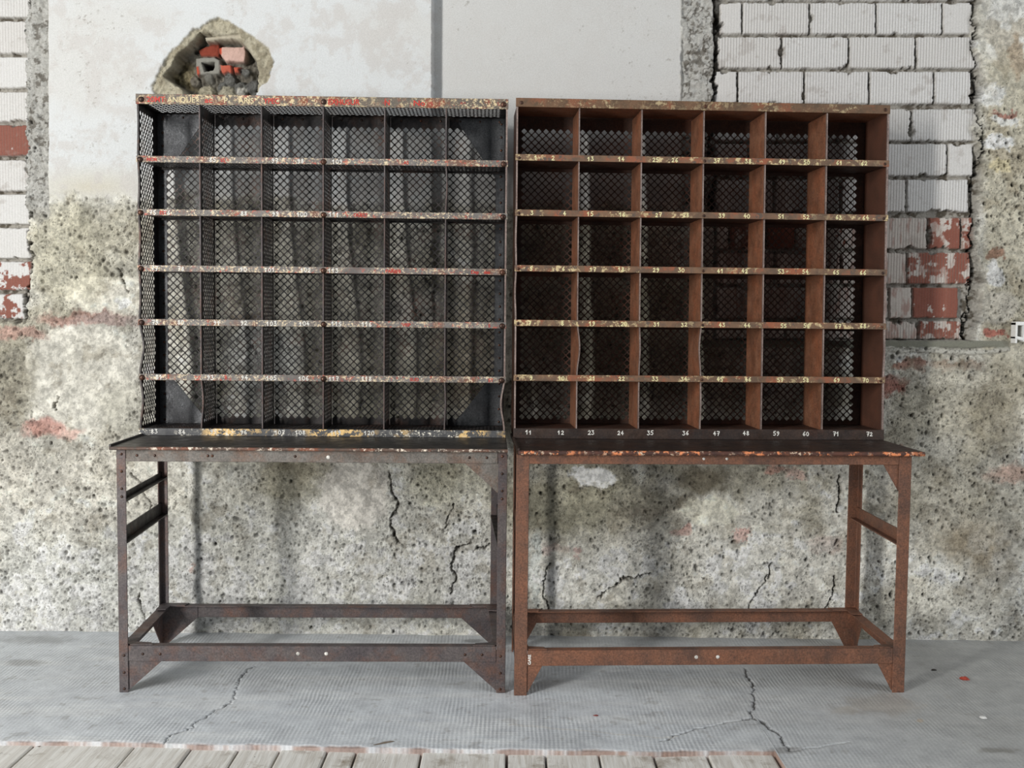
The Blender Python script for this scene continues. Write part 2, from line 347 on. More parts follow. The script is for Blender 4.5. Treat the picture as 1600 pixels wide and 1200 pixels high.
    for x0, y0, x1, y1, rt in blocks:
        k = (abs(hash((round(x0), round(y0)))) % 97)/97
        w = np.minimum(np.minimum(PX-x0, x1-PX), np.minimum(PY-y0, y1-PY))+(n3-.5)*2.2-np.clip(n2-.6, 0, 1)*22
        m = sstep(-.6, 1.0, w)*inv*(PX > x0-8)*(PX < x1+8)
        col = tuple(np.array(WH)-np.array((5, 7, 9))*k)
        if rt and y0 > 330: col = (190, 182, 174)
        C = lerp3(C, col, m)
        H = H*(1-m)+m*(-.026+k*.005+(n4-.5)*.003); R = R*(1-m)+.12*m
        rk = [v for (a, b), v in reds.items() if abs(a-x0) < 3 and abs(b-y0) < 3]
        ra = (rk[0] if rk else 0.)
        if not rt and 185 < y0 < 200: ra = .97
        if not rt and 400 < y0 < 415: ra = .55
        if not rt and 450 < y0 < 465: ra = .3
        if ra:
            f = fbm(X, Z, 30, 13, 5, .6)*.7+fbm(X*3, Z*.5, 22, 19, 4)*.3
            th = .68-.36*ra
            C = lerp3(C, (126, 70, 55), m*sstep(th, th+.03, f)*.95)
        if y0 > 330 and rt:
            C = lerp3(C, (140, 92, 78), m*sstep(.5, .7, fbm(X*4, Z, 20, 29, 4))*.55)
        rib += m*(1. if rt and (x1-x0) > 50 and not (ra > .9 and y0 > 440) else (.5 if not rt and y0 < 250 and k > .3 else .25))
    C = lerp3(C, (150, 140, 132), inv*sstep(.6, .72, fbm(X, Z, 18, 92, 5, .7))*.35)
    # dark gap down the left side of the right opening, and right side
    for pts, w_ in (([(1119, -60), (1121, 60), (1117, 110), (1113, 200), (1116, 330)], 2.6), ([(46, 0), (45, 120), (48, 180), (44, 250), (46, 330), (44, 420), (36, 490)], 1.5), ([(1524, 0), (1529, 60), (1527, 110), (1530, 160), (1531, 240), (1525, 280), (1521, 390), (1519, 470), (1512, 530)], 1.6)):
        d = line_dist(QX, QY, pts)/w_; m = 1-sstep(.6, 1.6, d+(n3-.5)*1.2); H -= m*.035; C = lerp3(C, (66, 60, 52), m*.8)
    # sill band under the infill
    m = sstep(1090, 1100, PX)*(1-sstep(1560, 1590, PX+(n2-.5)*20))*sstep(531.5, 533, PY+(n3-.5)*2)*(1-sstep(542, 544, PY+(n3-.5)*3+(n2-.5)*5))
    C = lerp3(C, (122, 122, 110), m); H = H*(1-m)+m*.012; R = R*(1-m)+.2*m
    d = line_dist(QX*.25+PX*.75, QY*.3+PY*.7, [(1380, 547), (1450, 547), (1520, 551), (1575, 546)]); m = 1-sstep(2, 5, d+(n2-.5)*5); C = lerp3(C, (208, 206, 196), m*.8); H += m*.008
    # broken hole above the left cabinet
    outer = [(245, 142), (258, 109), (272, 89), (292, 72), (307, 54), (320, 49), (335, 36), (350, 33), (368, 41), (383, 52), (404, 64), (425, 82), (433, 98), (424, 127), (408, 147), (395, 160), (250, 160)]
    inner = [(298, 160), (292, 142), (262, 124), (286, 92), (308, 68), (319, 56), (345, 59), (368, 64), (386, 78), (402, 98), (408, 128), (404, 152), (396, 165)]
    mo = poly_mask(QX*.35+PX*.65, QY*.35+PY*.65, outer, 1.6); mi = poly_mask(QX*.3+PX*.7, QY*.3+PY*.7, inner, 2.2)
    lump = fbm(X, Z, 30, 55, 4, .6)
    C = lerp3(C, (190, 183, 162), mo); C = lerp3(C, (140, 130, 108), mo*sstep(.5, .62, lump)*.6)
    edge = mo*(1-sstep(.0, .9, np.abs(mo-.5)*2)); C = lerp3(C, (150, 142, 126), edge*.5)
    H = H*(1-mo)+mo*(.044+(lump-.5)*.04+(n2-.5)*.012)
    C = lerp3(C, (128, 124, 114), mi); C = lerp3(C, (96, 90, 80), mi*sstep(.5, .6, n2)*.6)
    C = lerp3(C, (150, 138, 104), mi*poly_mask(QX, QY, [(262, 125), (290, 95), (300, 120), (305, 135)], 5)*.7)
    H = H*(1-mi)+mi*(-.05+(lump-.5)*.07); R = R*(1-mo)+.6*mo
    def chunk(pts, col, dep, soft=1.4, jg=.12):
        nonlocal C, H, R
        m = poly_mask(QX*jg+PX*(1-jg), QY*jg+PY*(1-jg), pts, soft); C = lerp3(C, col, m); H = H*(1-m)+m*(dep+(n2-.5)*.012); R = R*(1-m)+.25*m
    chunk([(322, 60), (378, 57), (383, 66), (365, 65), (345, 66), (325, 68)], (176, 168, 150), .03)
    chunk([(306, 76), (318, 70), (330, 67), (341, 67), (340, 87), (326, 86), (312, 87)], (134, 62, 46), -.022)
    chunk([(345, 72), (380, 72), (383, 78), (382, 96), (350, 95), (343, 86)], (200, 168, 156), -.008)
    chunk([(341, 73), (346, 73), (345, 84), (341, 83)], (190, 68, 42), -.012)
    chunk([(303, 90), (332, 87), (342, 92), (342, 114), (304, 116)], (138, 136, 128), -.018)
    chunk([(314, 97), (333, 96), (331, 107), (318, 110)], (44, 34, 30), -.075, 1., .05)
    chunk([(304, 103), (308, 102), (311, 114), (306, 117)], (176, 76, 52), -.012)
    chunk([(342, 99), (359, 99), (361, 112), (350, 117), (343, 112)], (180, 92, 72), -.014)
    chunk([(361, 102), (374, 102), (374, 111), (364, 112)], (176, 84, 64), -.014)
    for px, py, r, c in ((356, 122, 10, (126, 126, 122)), (382, 112, 9, (122, 122, 118)), (390, 132, 14, (118, 118, 115)), (322, 120, 9, (140, 138, 130)), (342, 133, 8, (124, 124, 120)), (300, 126, 9, (136, 130, 118)),
                         (372, 132, 10, (120, 120, 116)), (395, 148, 10, (122, 122, 118)), (318, 142, 13, (188, 180, 158)), (350, 148, 14, (190, 184, 164)), (375, 142, 9, (210, 207, 198))):
        d = np.hypot(PX-px, PY-py)/r+(n2-.5)*1.3+(n3-.5)*.4; m = 1-sstep(.8, 1.1, d); C = lerp3(C, c, m); H = H*(1-m)+m*(-.035+.016*np.sqrt(np.clip(1-d*d, 0, 1))+(n3-.5)*.022+(lump-.5)*.04+(n2-.5)*.03)-m*.006; R = R*(1-m)+1.*m; C = C*(.85+.3*n2)[..., None] if False else C
    # cracks
    for pts, w_ in (([(713, 855), (706, 880), (712, 900), (704, 925)], 1.6), ([(713, 855), (735, 850)], 1.), ([(742, 862), (758, 858), (764, 850)], 1.3), ([(608, 740), (622, 790), (610, 820), (622, 845)], 1.5), ([(706, 790), (695, 825)], .9),
                    ([(186, 420), (200, 445), (202, 460)], 1.), ([(1308, 745), (1312, 775), (1310, 800)], 1.6), ([(1300, 900), (1303, 930), (1285, 960)], 1.2), ([(855, 880), (850, 930), (860, 960)], 1.2), ([(198, 735), (220, 755), (236, 800)], .8), ([(215, 930), (222, 955), (235, 980)], .8),
                    ([(95, 620), (88, 640)], 1.), ([(940, 930), (980, 900), (1020, 895)], 1.), ([(1210, 880), (1180, 930), (1165, 960)], 1.)):
        d = line_dist(QX*.6+PX*.4, QY*.6+PY*.4, pts); m = 1-sstep(w_*.6, w_*1.6, d); H -= m*.016; C = lerp3(C, (70, 64, 54), m*.8)
    # pits in the rough plaster
    ix = np.searchsorted(xs, RNG.uniform(-2.1, 2.1, 60000)); iz = np.searchsorted(zs, RNG.uniform(0, 2.0, 60000)); rad = RNG.gamma(1.5, .42, 60000)+.45
    dens = fbm(X, Z, 5, 99, 3)
    for a, b, r in zip(ix, iz, rad):
        rr = R[a, b]
        if rr < .55 or inv[a, b] > .3 or dens[a, b]*1.3 < RNG.random() or smooth[a, b] > .4: continue
        r = min(r, 3.4); q = int(r)+1; sl = (slice(max(a-q, 0), a+q+1), slice(max(b-q, 0), b+q+1))
        gx, gz = np.meshgrid(np.arange(max(a-q, 0), min(a+q+1, len(xs)))-a, np.arange(max(b-q, 0), min(b+q+1, len(zs)))-b, indexing='ij')
        m = 1-sstep(.5, 1.1, np.hypot(gx*(1+.5*RNG.random()), gz)/r)
        H[sl] -= m*.003*r; C[sl] = C[sl]*(1-m[..., None]*.5)
    Y = WY-H
    t = NT('wall_plaster'); at = t.n('ShaderNodeAttribute', attribute_name='tint').outputs['Color']
    ro = t.n('ShaderNodeAttribute', attribute_name='rough_amount').outputs['Fac']; rb = t.n('ShaderNodeAttribute', attribute_name='rib_amount').outputs['Fac']
    fine = t.noise(230, 4, .75); mid = t.noise(62, 6, .78)
    c = t.mix(1., at, t.ramp(fine, .3, .7, (.86, .86, .85, 1), (1.1, 1.1, 1.1, 1)), 'MULTIPLY')
    spk = t.mix(1., c, t.ramp(mid, .34, .66, (.60, .58, .54, 1), (1.22, 1.22, 1.22, 1)), 'MULTIPLY')
    c = t.mix(t.math('MULTIPLY', ro, .75), c, spk)
    vor = t.n('ShaderNodeTexVoronoi', {'Vector': t.pos, 'Scale': 95., 'Randomness': 1.}).outputs[0]
    pit = t.math('MULTIPLY', t.ramp(vor, .12, .22, (1, 1, 1, 1), (0, 0, 0, 1)), t.ramp(t.noise(16, 4), .47, .58))
    pit = t.math('MULTIPLY', pit, ro)
    c = t.mix(t.math('MULTIPLY', pit, .6), c, L4((96, 88, 74)))
    sx = t.n('ShaderNodeSeparateXYZ', {0: t.pos}).outputs[0]
    wav = t.math('SINE', t.math('MULTIPLY', sx, 2*math.pi/.0106))
    g = t.math('MULTIPLY', t.ramp(t.math('MULTIPLY_ADD', wav, .5, .5), .02, .3, (1, 1, 1, 1), (0, 0, 0, 1)), rb)
    c = t.mix(t.math('MULTIPLY', g, .42), c, L4((120, 112, 104)))
    hb = t.math('SUBTRACT', mid, t.math('MULTIPLY', pit, .6))
    t.out(c, .85, 0, [(t.math('MULTIPLY', hb, ro), 1., .014), (fine, .35, .0012), (t.math('MULTIPLY', t.math('SUBTRACT', 1., g), 1.), .5, .0022)], .25)
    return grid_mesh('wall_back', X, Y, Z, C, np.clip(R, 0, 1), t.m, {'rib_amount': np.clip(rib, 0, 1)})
wall_back()

# ------------------------------------------------------------------ floor
def floor():
    xs = spaced(-5, -2.25, 2.25, 5, .0036); v = np.arange(0, 1.0001, 1/330)
    U, T = np.meshgrid(xs, v, indexing='ij')
    PX0, _ = project(U, np.full_like(U, 2.95), np.zeros_like(U))
    edge = np.interp(PX0, [-900, 0, 400, 700, 950, 1180, 1215, 1230], [1157, 1161, 1170, 1173, 1175, 1174, 1178, 1182])
    # front edge of the screed; right of the planks the screed runs on towards the camera
    fr = 2.975+(fbm(U, T*0, 4, 12, 3)-.5)*.02-sstep(-1.2, .3, U)*.03+sstep(.3, .75, U)*.02
    ye = np.where(U > .752, 2.6, fr-(.0))
    Y = ye+(WY+.05-ye)*T; X = U
    PX, PY = project(X, Y, np.zeros_like(X))
    n1 = fbm(X, Y, 4, 21, 5); n2 = fbm(X, Y, 30, 22, 4); n3 = fbm(X, Y, 120, 23, 3)
    C = np.zeros(X.shape+(3,), np.float32); C[:] = lin((205, 209, 212))
    C = lerp3(C, (186, 189, 191), sstep(.45, .7, n1)*.7); C = lerp3(C, (216, 218, 218), sstep(.5, .7, fbm(X*.5, Y*3, 5, 31, 4))*.6)
    C = lerp3(C, (150, 149, 145), sstep(.0, 1.7, X)*.75)  # darker to the right: falloff of the window light painted into the floor
    C = lerp3(C, (150, 147, 142), sstep(.70, .76, n2)*.35)
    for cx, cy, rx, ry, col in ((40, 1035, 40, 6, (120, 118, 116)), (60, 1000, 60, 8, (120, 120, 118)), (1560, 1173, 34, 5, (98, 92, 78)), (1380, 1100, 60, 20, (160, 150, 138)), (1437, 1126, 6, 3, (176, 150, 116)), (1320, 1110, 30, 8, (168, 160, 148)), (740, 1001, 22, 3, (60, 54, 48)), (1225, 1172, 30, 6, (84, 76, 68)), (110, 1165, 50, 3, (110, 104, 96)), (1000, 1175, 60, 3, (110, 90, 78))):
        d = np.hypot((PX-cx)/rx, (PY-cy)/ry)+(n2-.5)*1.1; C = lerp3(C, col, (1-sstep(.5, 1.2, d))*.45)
    H = (n1-.5)*.006+(n2-.5)*.0008
    R = np.ones_like(X)*(.55+.45*sstep(.4, .6, fbm(X, Y, 3, 37, 3)))
    jx = PX+(n2-.5)*14+(n3-.5)*5; jy = PY+(n2-.5)*5
    for pts, w_, dk in (([(398, 1040), (372, 1062), (366, 1085), (358, 1100), (312, 1124), (298, 1136), (266, 1148), (254, 1163)], .9, 1), ([(1163, 1044), (1176, 1070), (1178, 1090), (1174, 1121), (1192, 1128), (1201, 1138), (1217, 1146), (1223, 1156), (1233, 1172)], 1.5, 1),
                        ([(1174, 1121), (1110, 1134), (1055, 1149), (1033, 1158)], .9, 1), ([(1233, 1172), (1290, 1166), (1330, 1160)], .6, .5), ([(1200, 1176), (1210, 1188), (1222, 1204)], 1.2, 1)):
        d = line_dist(jx, jy*1., pts); m = 1-sstep(w_*.6, w_*1.5, d); H -= m*.006; C = lerp3(C, (62, 58, 54), m*.8*dk)
    d = line_dist(jx, jy, [(796, 1133), (890, 1140), (985, 1148), (1033, 1152), (1060, 1150)]); C = lerp3(C, (204, 202, 196), (1-sstep(.6, 1.6, d))*.6)
    lip = (1-sstep(0, .012, Y-ye+(n2-.5)*.03))*(U < .76); C = lerp3(C, (140, 108, 90), lip*.8); H -= lip*.004
    Z = H*1.; Z[:, 0] -= .05
    t = NT('floor_screed'); at = t.n('ShaderNodeAttribute', attribute_name='tint').outputs['Color']; ro = t.n('ShaderNodeAttribute', attribute_name='rough_amount').outputs['Fac']
    s = t.n('ShaderNodeSeparateXYZ', {0: t.pos}); wob = t.math('MULTIPLY', t.noise(2.2, 3), .03)
    a = t.math('SINE', t.math('MULTIPLY', t.math('ADD', s.outputs[0], wob), 2*math.pi/.0125))
    b = t.math('SINE', t.math('MULTIPLY', s.outputs[1], 2*math.pi/.017))
    g = t.math('MULTIPLY_ADD', b, .35, a); g = t.math('MULTIPLY', g, t.math('MULTIPLY', ro, t.ramp(t.noise(5, 5, .6), .35, .65, (.15, .15, .15, 1), (1, 1, 1, 1))))
    c = t.mix(1., at, t.ramp(t.noise(150, 4, .7), .3, .7, (.86, .86, .86, 1), (1.12, 1.12, 1.12, 1)), 'MULTIPLY')
    c = t.mix(1., c, t.ramp(t.noise(14, 6, .7), .3, .7, (.82, .82, .83, 1), (1.14, 1.14, 1.13, 1)), 'MULTIPLY')
    c = t.mix(1., c, t.ramp(t.math('MULTIPLY_ADD', g, .3, .5), .2, .5, (.90, .90, .90, 1), (1, 1, 1, 1)), 'MULTIPLY')
    c = t.mix(t.ramp(t.noise(230, 2, .5), .74, .76), c, L4((205, 203, 198)))
    t.out(c, .55, 0, [(g, .42, .0016), (t.noise(200, 4), .2, .001)], .4)
    grid_mesh('floor', X, Y, Z, C, R, t.m)
floor()
def planks():
    t = NT('whitewashed_planks')
    st = t.n('ShaderNodeVectorMath', {0: t.pos, 1: (1, .06, 1)}, operation='MULTIPLY').outputs[0]
    gr = t.n('ShaderNodeTexNoise', {'Vector': st, 'Scale': 90., 'Detail': 5., 'Roughness': .7, 'Distortion': .6}).outputs[0]
    c = t.mix(t.ramp(gr, .38, .62), L4((226, 224, 218)), L4((198, 193, 184)))
    c = t.mix(t.ramp(t.noise(7, 6, .7), .55, .7), c, L4((146, 134, 118)))
    c = t.mix(t.ramp(t.noise(60, 4, .6), .68, .72), c, L4((86, 70, 54)))
    m = t.out(c, .6, 0, [(gr, .5, .003)], .3)
    mb = MB(); js = []
    for px in (-520, -400, -290, -190, -70, 45, 206, 296, 371, 437, 512, 557, 659, 792, 852, 934, 1018, 1102, 1205):
        js.append(on_floor(px, 1172, -.012).x)
    for i, (a, b) in enumerate(zip(js[:-1], js[1:])):
        g = .002+.0025*random.random(); zt = -.012-random.random()*.005
        y1 = 3.02; y0 = .2
        V = []; n = 8
        mb.prism([(a+g, -.05), (b-g, -.05), (b-g, zt-.002), (b-g-.004, zt), (a+g+.004, zt), (a+g, zt-.002)], 1, y0, y1)
    o = mb.build('floor_planks', m); o['kind'] = 'structure'
    t = NT('subfloor_earth'); t.out(t.mix(t.noise(30), L4((58, 50, 42)), L4((84, 74, 62))), .9)
    s_ = MB().box(-5, 5, .1, 4.2, -.16, -.055).build('floor_base', t.m); s_['kind'] = 'structure'
    t = NT('screed_plain'); t.out(t.mix(t.noise(8, 6), L4((150, 150, 148)), L4((168, 168, 166))), .6)
    s2 = MB().box(.757, 5, .2, 2.601, -.05, -.001).build('floor_screed_strip', t.m); s2['kind'] = 'structure'
    s3 = MB().box(-5, js[0], .2, 2.99, -.05, -.012).build('floor_screed_side', t.m); s3['kind'] = 'structure'
planks()

# ------------------------------------------------------------------ perforated sheet
PITCH_H = .0264
def perf(o, U, V, N, w, h, bl, bb, mb, th=.0016, warp=None, p=PITCH_H, bar=.0036, frame=True):
    """sheet of diamond holes in the plane o + U*u + V*v (thickness along N); bl/bb = minimum border"""
    nu = int((w-2*bl)/p); nv = int((h-2*bb)/p); bx = (w-nu*p)/2; by = (h-nv*p)/2
    q = p/2; hd = q-bar/2*1.414; ch = .13
    o = np.array(o, float); U = np.array(U, float); V = np.array(V, float); N = np.array(N, float)
    I, J = np.meshgrid(np.arange(1, 2*nu), np.arange(1, 2*nv), indexing='ij'); k = (I+J) % 2 == 0
    cu = bx+I[k]*q; cv = by+J[k]*q
    out = np.array([(q, 0), (0, q), (-q, 0), (0, -q)])
    hol = []
    dirs = [(1, 0), (0, 1), (-1, 0), (0, -1)]
    for i in range(4):
        a = np.array(dirs[i]); pr = np.array(dirs[i-1]); nx = np.array(dirs[(i+1) % 4])
        hol.append(hd*(a*(1-ch)+pr*ch)); hol.append(hd*(a*(1-ch)+nx*ch))
    loc = np.vstack([out, np.array(hol)]); n = len(cu)
    uv = np.stack([cu[:, None]+loc[:, 0], cv[:, None]+loc[:, 1]], -1)      # n,12,2
    P = o+uv[..., :1]*U+uv[..., 1:]*V
    A = (P-N*th/2).reshape(-1, 3); B = (P+N*th/2).reshape(-1, 3)
    f = []
    for i in range(4):
        nx = (i+1) % 4; f.append((i, nx, 4+2*nx, 4+2*i+1)); f.append((i, 4+2*i+1, 4+2*i))
    Fc = []; base = np.arange(n)*12; nb = n*12
    for t_ in f:
        Fc += (base[:, None]+np.array(t_)).tolist(); Fc += (nb+base[:, None]+np.array(t_[::-1])).tolist()
    for i in range(8):
        a, b = 4+i, 4+(i+1) % 8
        Fc += np.stack([base+a, base+b, nb+base+b, nb+base+a], -1).tolist()
    VV = np.vstack([A, B]).tolist()
    # half-diamond teeth on the border
    tri = []
    for j in range(0, 2*nv+1, 2):
        for x, s_ in ((0, 1), (2*nu, -1)):
            lo = (x, max(j-1, 0)); hi = (x, min(j+1, 2*nv)); tri.append([lo, (x+s_, j), hi])
    for i in range(0, 2*nu+1, 2):
        for y, s_ in ((0, 1), (2*nv, -1)):
            lo = (max(i-1, 0), y); hi = (min(i+1, 2*nu), y); tri.append([lo, (i, y+s_), hi])
    for t3 in tri:
        kk = len(VV)
        for sgn in (-1, 1):
            for a, b in t3: VV.append((o+(bx+a*q)*U+(by+b*q)*V+sgn*N*th/2).tolist())
        Fc += [(kk, kk+1, kk+2), (kk+5, kk+4, kk+3)]
    if frame:
        for u0_, u1_, v0_, v1_ in ((0, bx, 0, h), (w-bx, w, 0, h), (bx, w-bx, 0, by), (bx, w-bx, h-by, h)):
            m_ = max(1, int((v1_-v0_)/.03)) if warp else 1
            for s_ in range(m_):
                va = v0_+(v1_-v0_)*s_/m_; vb = v0_+(v1_-v0_)*(s_+1)/m_
                kk = len(VV)
                for sgn in (-1, 1):
                    for a, b in ((u0_, va), (u1_, va), (u1_, vb), (u0_, vb)): VV.append((o+a*U+b*V+sgn*N*th/2).tolist())
                Fc += [(kk, kk+1, kk+2, kk+3), (kk+7, kk+6, kk+5, kk+4), (kk, kk+4, kk+5, kk+1), (kk+1, kk+5, kk+6, kk+2), (kk+2, kk+6, kk+7, kk+3), (kk+3, kk+7, kk+4, kk)]
    if warp: VV = warp(np.array(VV)).tolist()
    mb.add(VV, Fc)

# ------------------------------------------------------------------ hand-painted digits
DG = {'0': [[(.3, 1), (.08, .8), (0, .5), (.08, .18), (.3, 0), (.52, .2), (.6, .5), (.5, .82), (.3, 1)]],
 '1': [[(.0, .62), (.34, 1), (.3, 0)]], '2': [[(.05, .78), (.28, 1), (.52, .82), (.46, .5), (.0, .04), (.6, .06)]],
 '3': [[(.05, .95), (.5, .95), (.24, .6), (.52, .42), (.5, .12), (.2, 0), (0, .14)]], '4': [[(.4, 1), (.02, .36), (.6, .4)], [(.42, .62), (.38, 0)]],
 '5': [[(.56, 1), (.14, .96), (.08, .56), (.4, .58), (.54, .3), (.36, .02), (.02, .08)]], '6': [[(.5, .98), (.16, .66), (.04, .26), (.28, 0), (.54, .22), (.36, .48), (.08, .34)]],
 '7': [[(.02, .96), (.58, .96), (.26, 0)], [(.14, .5), (.5, .52)]], '8': [[(.3, .54), (.06, .78), (.3, 1), (.52, .8), (.3, .54), (.02, .24), (.3, 0), (.58, .24), (.3, .54)]],
 '9': [[(.52, .74), (.26, .52), (.04, .78), (.3, 1), (.54, .78), (.44, .3), (.14, 0)]]}
def number(txt, lx, y, z, parent, mat, h=.0152, lab='', w=.0024):
    mb = MB(); adv = h*.86; x0 = lx-adv*len(txt)/2
    for k, chh in enumerate(txt):
        jx = x0+k*adv+h*.1; jz = z+random.uniform(-.001, .001); sc = h*random.uniform(.92, 1.06)
        for st in DG[chh]:
            P = [(jx+a*sc, jz+b*sc) for a, b in st]
            for (ax, az), (bx, bz) in zip(P[:-1], P[1:]):
                dx, dz = bx-ax, bz-az; l = math.hypot(dx, dz); nx, nz = -dz/l*w/2, dx/l*w/2; ex, ez = dx/l*w*.35, dz/l*w*.35
                q = [(ax-ex+nx, az-ez+nz), (ax-ex-nx, az-ez-nz), (bx+ex-nx, bz+ez-nz), (bx+ex+nx, bz+ez+nz)]
                mb.prism(q, 1, y-.0009, y+.0004)
    o = mb.build('number', mat, parent); o['label'] = lab; return o
def rivets(pts, parent, mat, nm='rivet', post=None, r=.0044, h=.003, lab=None):
    """one mesh, one object per rivet head"""
    me = None
    for x, y, z in pts:
        if me is None:
            o = MB().dome(0, 0, 0, r, h).build(nm, mat, parent, True); me = o.data
        else:
            o = bpy.data.objects.new(nm, me); COL.objects.link(o); o.parent = parent
        o.location = post(x, y, z) if post else (x, y, z)
        if lab: o['label'] = lab
def lettering(txt, lx, y, z, h, parent, mat, lab, wscale=1., rot=0.):
    cu = bpy.data.curves.new('lettering', 'FONT'); cu.body = txt; cu.size = h*1.38; cu.extrude = .0006; cu.offset = h*.02
    tmp = bpy.data.objects.new('tmp', cu); COL.objects.link(tmp)
    bpy.context.view_layer.update()
    me = bpy.data.meshes.new_from_object(tmp.evaluated_get(bpy.context.evaluated_depsgraph_get()))
    bpy.data.objects.remove(tmp)
    for v in me.vertices:
        a, b, c = v.co; a *= wscale
        a, b = a*math.cos(rot)-b*math.sin(rot), a*math.sin(rot)+b*math.cos(rot)
        v.co = (lx+a, y-.0006-c, z+b)
    me.materials.clear(); me.materials.append(mat)
    o = bpy.data.objects.new('lettering', me); COL.objects.link(o); o.parent = parent; o['label'] = lab; return o

# ------------------------------------------------------------------ the two sorting desks
def desk(side, loc, rz, label, Wd, D, Hr, Ht, skew, rx0, rx1, ry, rd, zt, lean, zs, lw):
    Lf = side == 'L'; T = thing('sorting_desk', label, 'sorting desk', loc, rz, None)
    fr = MAT['L_frame'] if Lf else MAT['R_rust']; ap = MAT['L_apron'] if Lf else MAT['R_rust']
    th = .004
    def sk(o, y=None):      # the rear of each stand sits slightly sideways of its front
        for v in o.data.vertices: v.co.x += skew*v.co.y/D
        return o
    # legs: angle iron, corner outwards
    for (x, sx_) in ((0, 1), (Wd, -1)):
        for (y, s2) in ((0, 1), (D, -1)):
            pts = [(x, y), (x+sx_*lw, y), (x+sx_*lw, y+s2*th), (x+sx_*th, y+s2*th), (x+sx_*th, y+s2*lw), (x, y+s2*lw)]
            leg = sk(bevel(MB().prism(pts, 2, 0, Ht).build('leg', fr, T)))
            zr = [.012, .065, .12] if Lf else [.03, .1]
            if y == 0 and Lf:
                rivets([(x+sx_*lw*.55, y, z) for z in zr+[.63, .655, .71, .765]], leg, MAT['bolt'])
    # apron, front and rear, and the sides
    ah = .038 if Lf else .03
    a0 = sk(bevel(MB().box(lw+.001, Wd-lw-.001, .001, .005, Ht-ah, Ht-.001).build('apron', ap, T)))
    if Lf:
        rivets([(lx, .001, Ht-.019) for lx in (.064, .12, .286, .3, .56, 1.11, 1.165)], a0, MAT['bolt'])
        rivets([(.664, .001, Ht-.021)], a0, MAT['hole_disc'], 'bolt', None, .0062, .0015, 'pale disc in place of a see-through hole')  # pale disc added where a hole shows the bright wall
    else:
        rivets([(lx, .001, Ht-.012) for lx in (.596, .67)], a0, MAT['hole_disc'], 'bolt', None, .0046, .003, 'pale disc in place of a see-through hole')  # two pale discs added in place of see-through holes
    sk(MB().box(lw, Wd-lw, D-.005, D-.001, Ht-ah, Ht-.001).build('apron', ap, T))
    for x in (.0045, Wd-.0085): sk(MB().box(x, x+.004, lw, D-lw, Ht-ah, Ht-.001).build('apron', ap, T))
    # lower rails: angle iron with the flange on top
    rh = .050
    for y0, s2 in ((.001, 1), (D-.001, -1)):
        pts = [(y0, Hr-rh), (y0, Hr), (y0+s2*.034, Hr), (y0+s2*.034, Hr-.004), (y0+s2*.004, Hr-.004), (y0+s2*.004, Hr-rh)]
        mb = MB().prism(pts, 0, lw+.001 if y0 < .1 else .004, Wd-lw-.001 if y0 < .1 else Wd-.004)
        r_ = sk(bevel(mb.build('lower_rail', fr, T)))
        if y0 < .1:
            if Lf: rivets([(lx, y0, Hr-.026) for lx in (.075, .13, 1.1, 1.155)], r_, MAT['bolt'])
            rivets([(lx, y0, Hr-.024) for lx in ((.567, .657) if Lf else (.585, .655))], r_, MAT['hole_disc'], 'bolt', None, .006, .002, 'pale disc in place of a see-through hole')  # pale discs added for rail holes with bright floor behind
            if not Lf:
                lettering('GARE', .052, 0., Hr-.045, .0095, r_, MAT['white_paint'], 'small white word painted upright', 1., math.pi/2)
    for x0, s2 in ((.001, 1), (Wd-.001, -1)):
        pts = [(x0, Hr-rh), (x0, Hr-.004), (x0+s2*.036, Hr-.004), (x0+s2*.036, Hr-.0075), (x0+s2*.004, Hr-.0075), (x0+s2*.004, Hr-rh)]
        pts = [(p, q) for p, q in pts]
        sk(MB().prism(pts, 1, lw if True else 0, D-.004).build('side_rail', fr, T))
    # corner flange plates lying on the lower frame
    for x, s1 in ((0, 1), (Wd, -1)):
        for y, s2 in ((0, 1), (D, -1)):
            pts = [(x+s1*.006, y+s2*.006), (x+s1*.105, y+s2*.006), (x+s1*.095, y+s2*.036), (x+s1*.045, y+s2*.042), (x+s1*.040, y+s2*.09), (x+s1*.006, y+s2*.095)]
            if s2 == 1: pts = [(x+s1*.034, y+s2*.006), (x+s1*.105, y+s2*.006), (x+s1*.095, y+s2*.03), (x+s1*.045, y+s2*.038), (x+s1*.040, y+s2*.08), (x+s1*.006, y+s2*.085), (x+s1*.006, y+s2*.036)]
            sk(MB().prism(pts, 2, Hr+.0004, Hr+.0035).build('corner_plate', fr, T))
    # gussets
    gw, gh = (.105, .092) if Lf else (.049, .074)
    for x, s1 in ((0, 1), (Wd, -1)):
        for y, yy in ((.0045, .0075), (D-.0075, D-.0045)):
            g = [(x+s1*.004, Hr-.012), (x+s1*(lw+gw), Hr-.012), (x+s1*(lw+gw), Hr-rh), (x+s1*(lw+.002), .008), (x+s1*.004, .008)]
            sk(MB().prism(g, 1, y, yy).build('gusset', fr, T))
        xa, xb = sorted((x+s1*.0045, x+s1*.0075))
        for y, s2 in ((0, 1), (D, -1)):
            g = [(y+s2*.008, Hr-.012), (y+s2*(lw+gw*.9), Hr-.012), (y+s2*(lw+gw*.9), Hr-rh), (y+s2*(lw+.002), .008), (y+s2*.008, .008)]
            sk(MB().prism(g, 0, xa, xb).build('gusset', fr, T))
    gu, hu = (.105, .095) if Lf else (.05, .085)
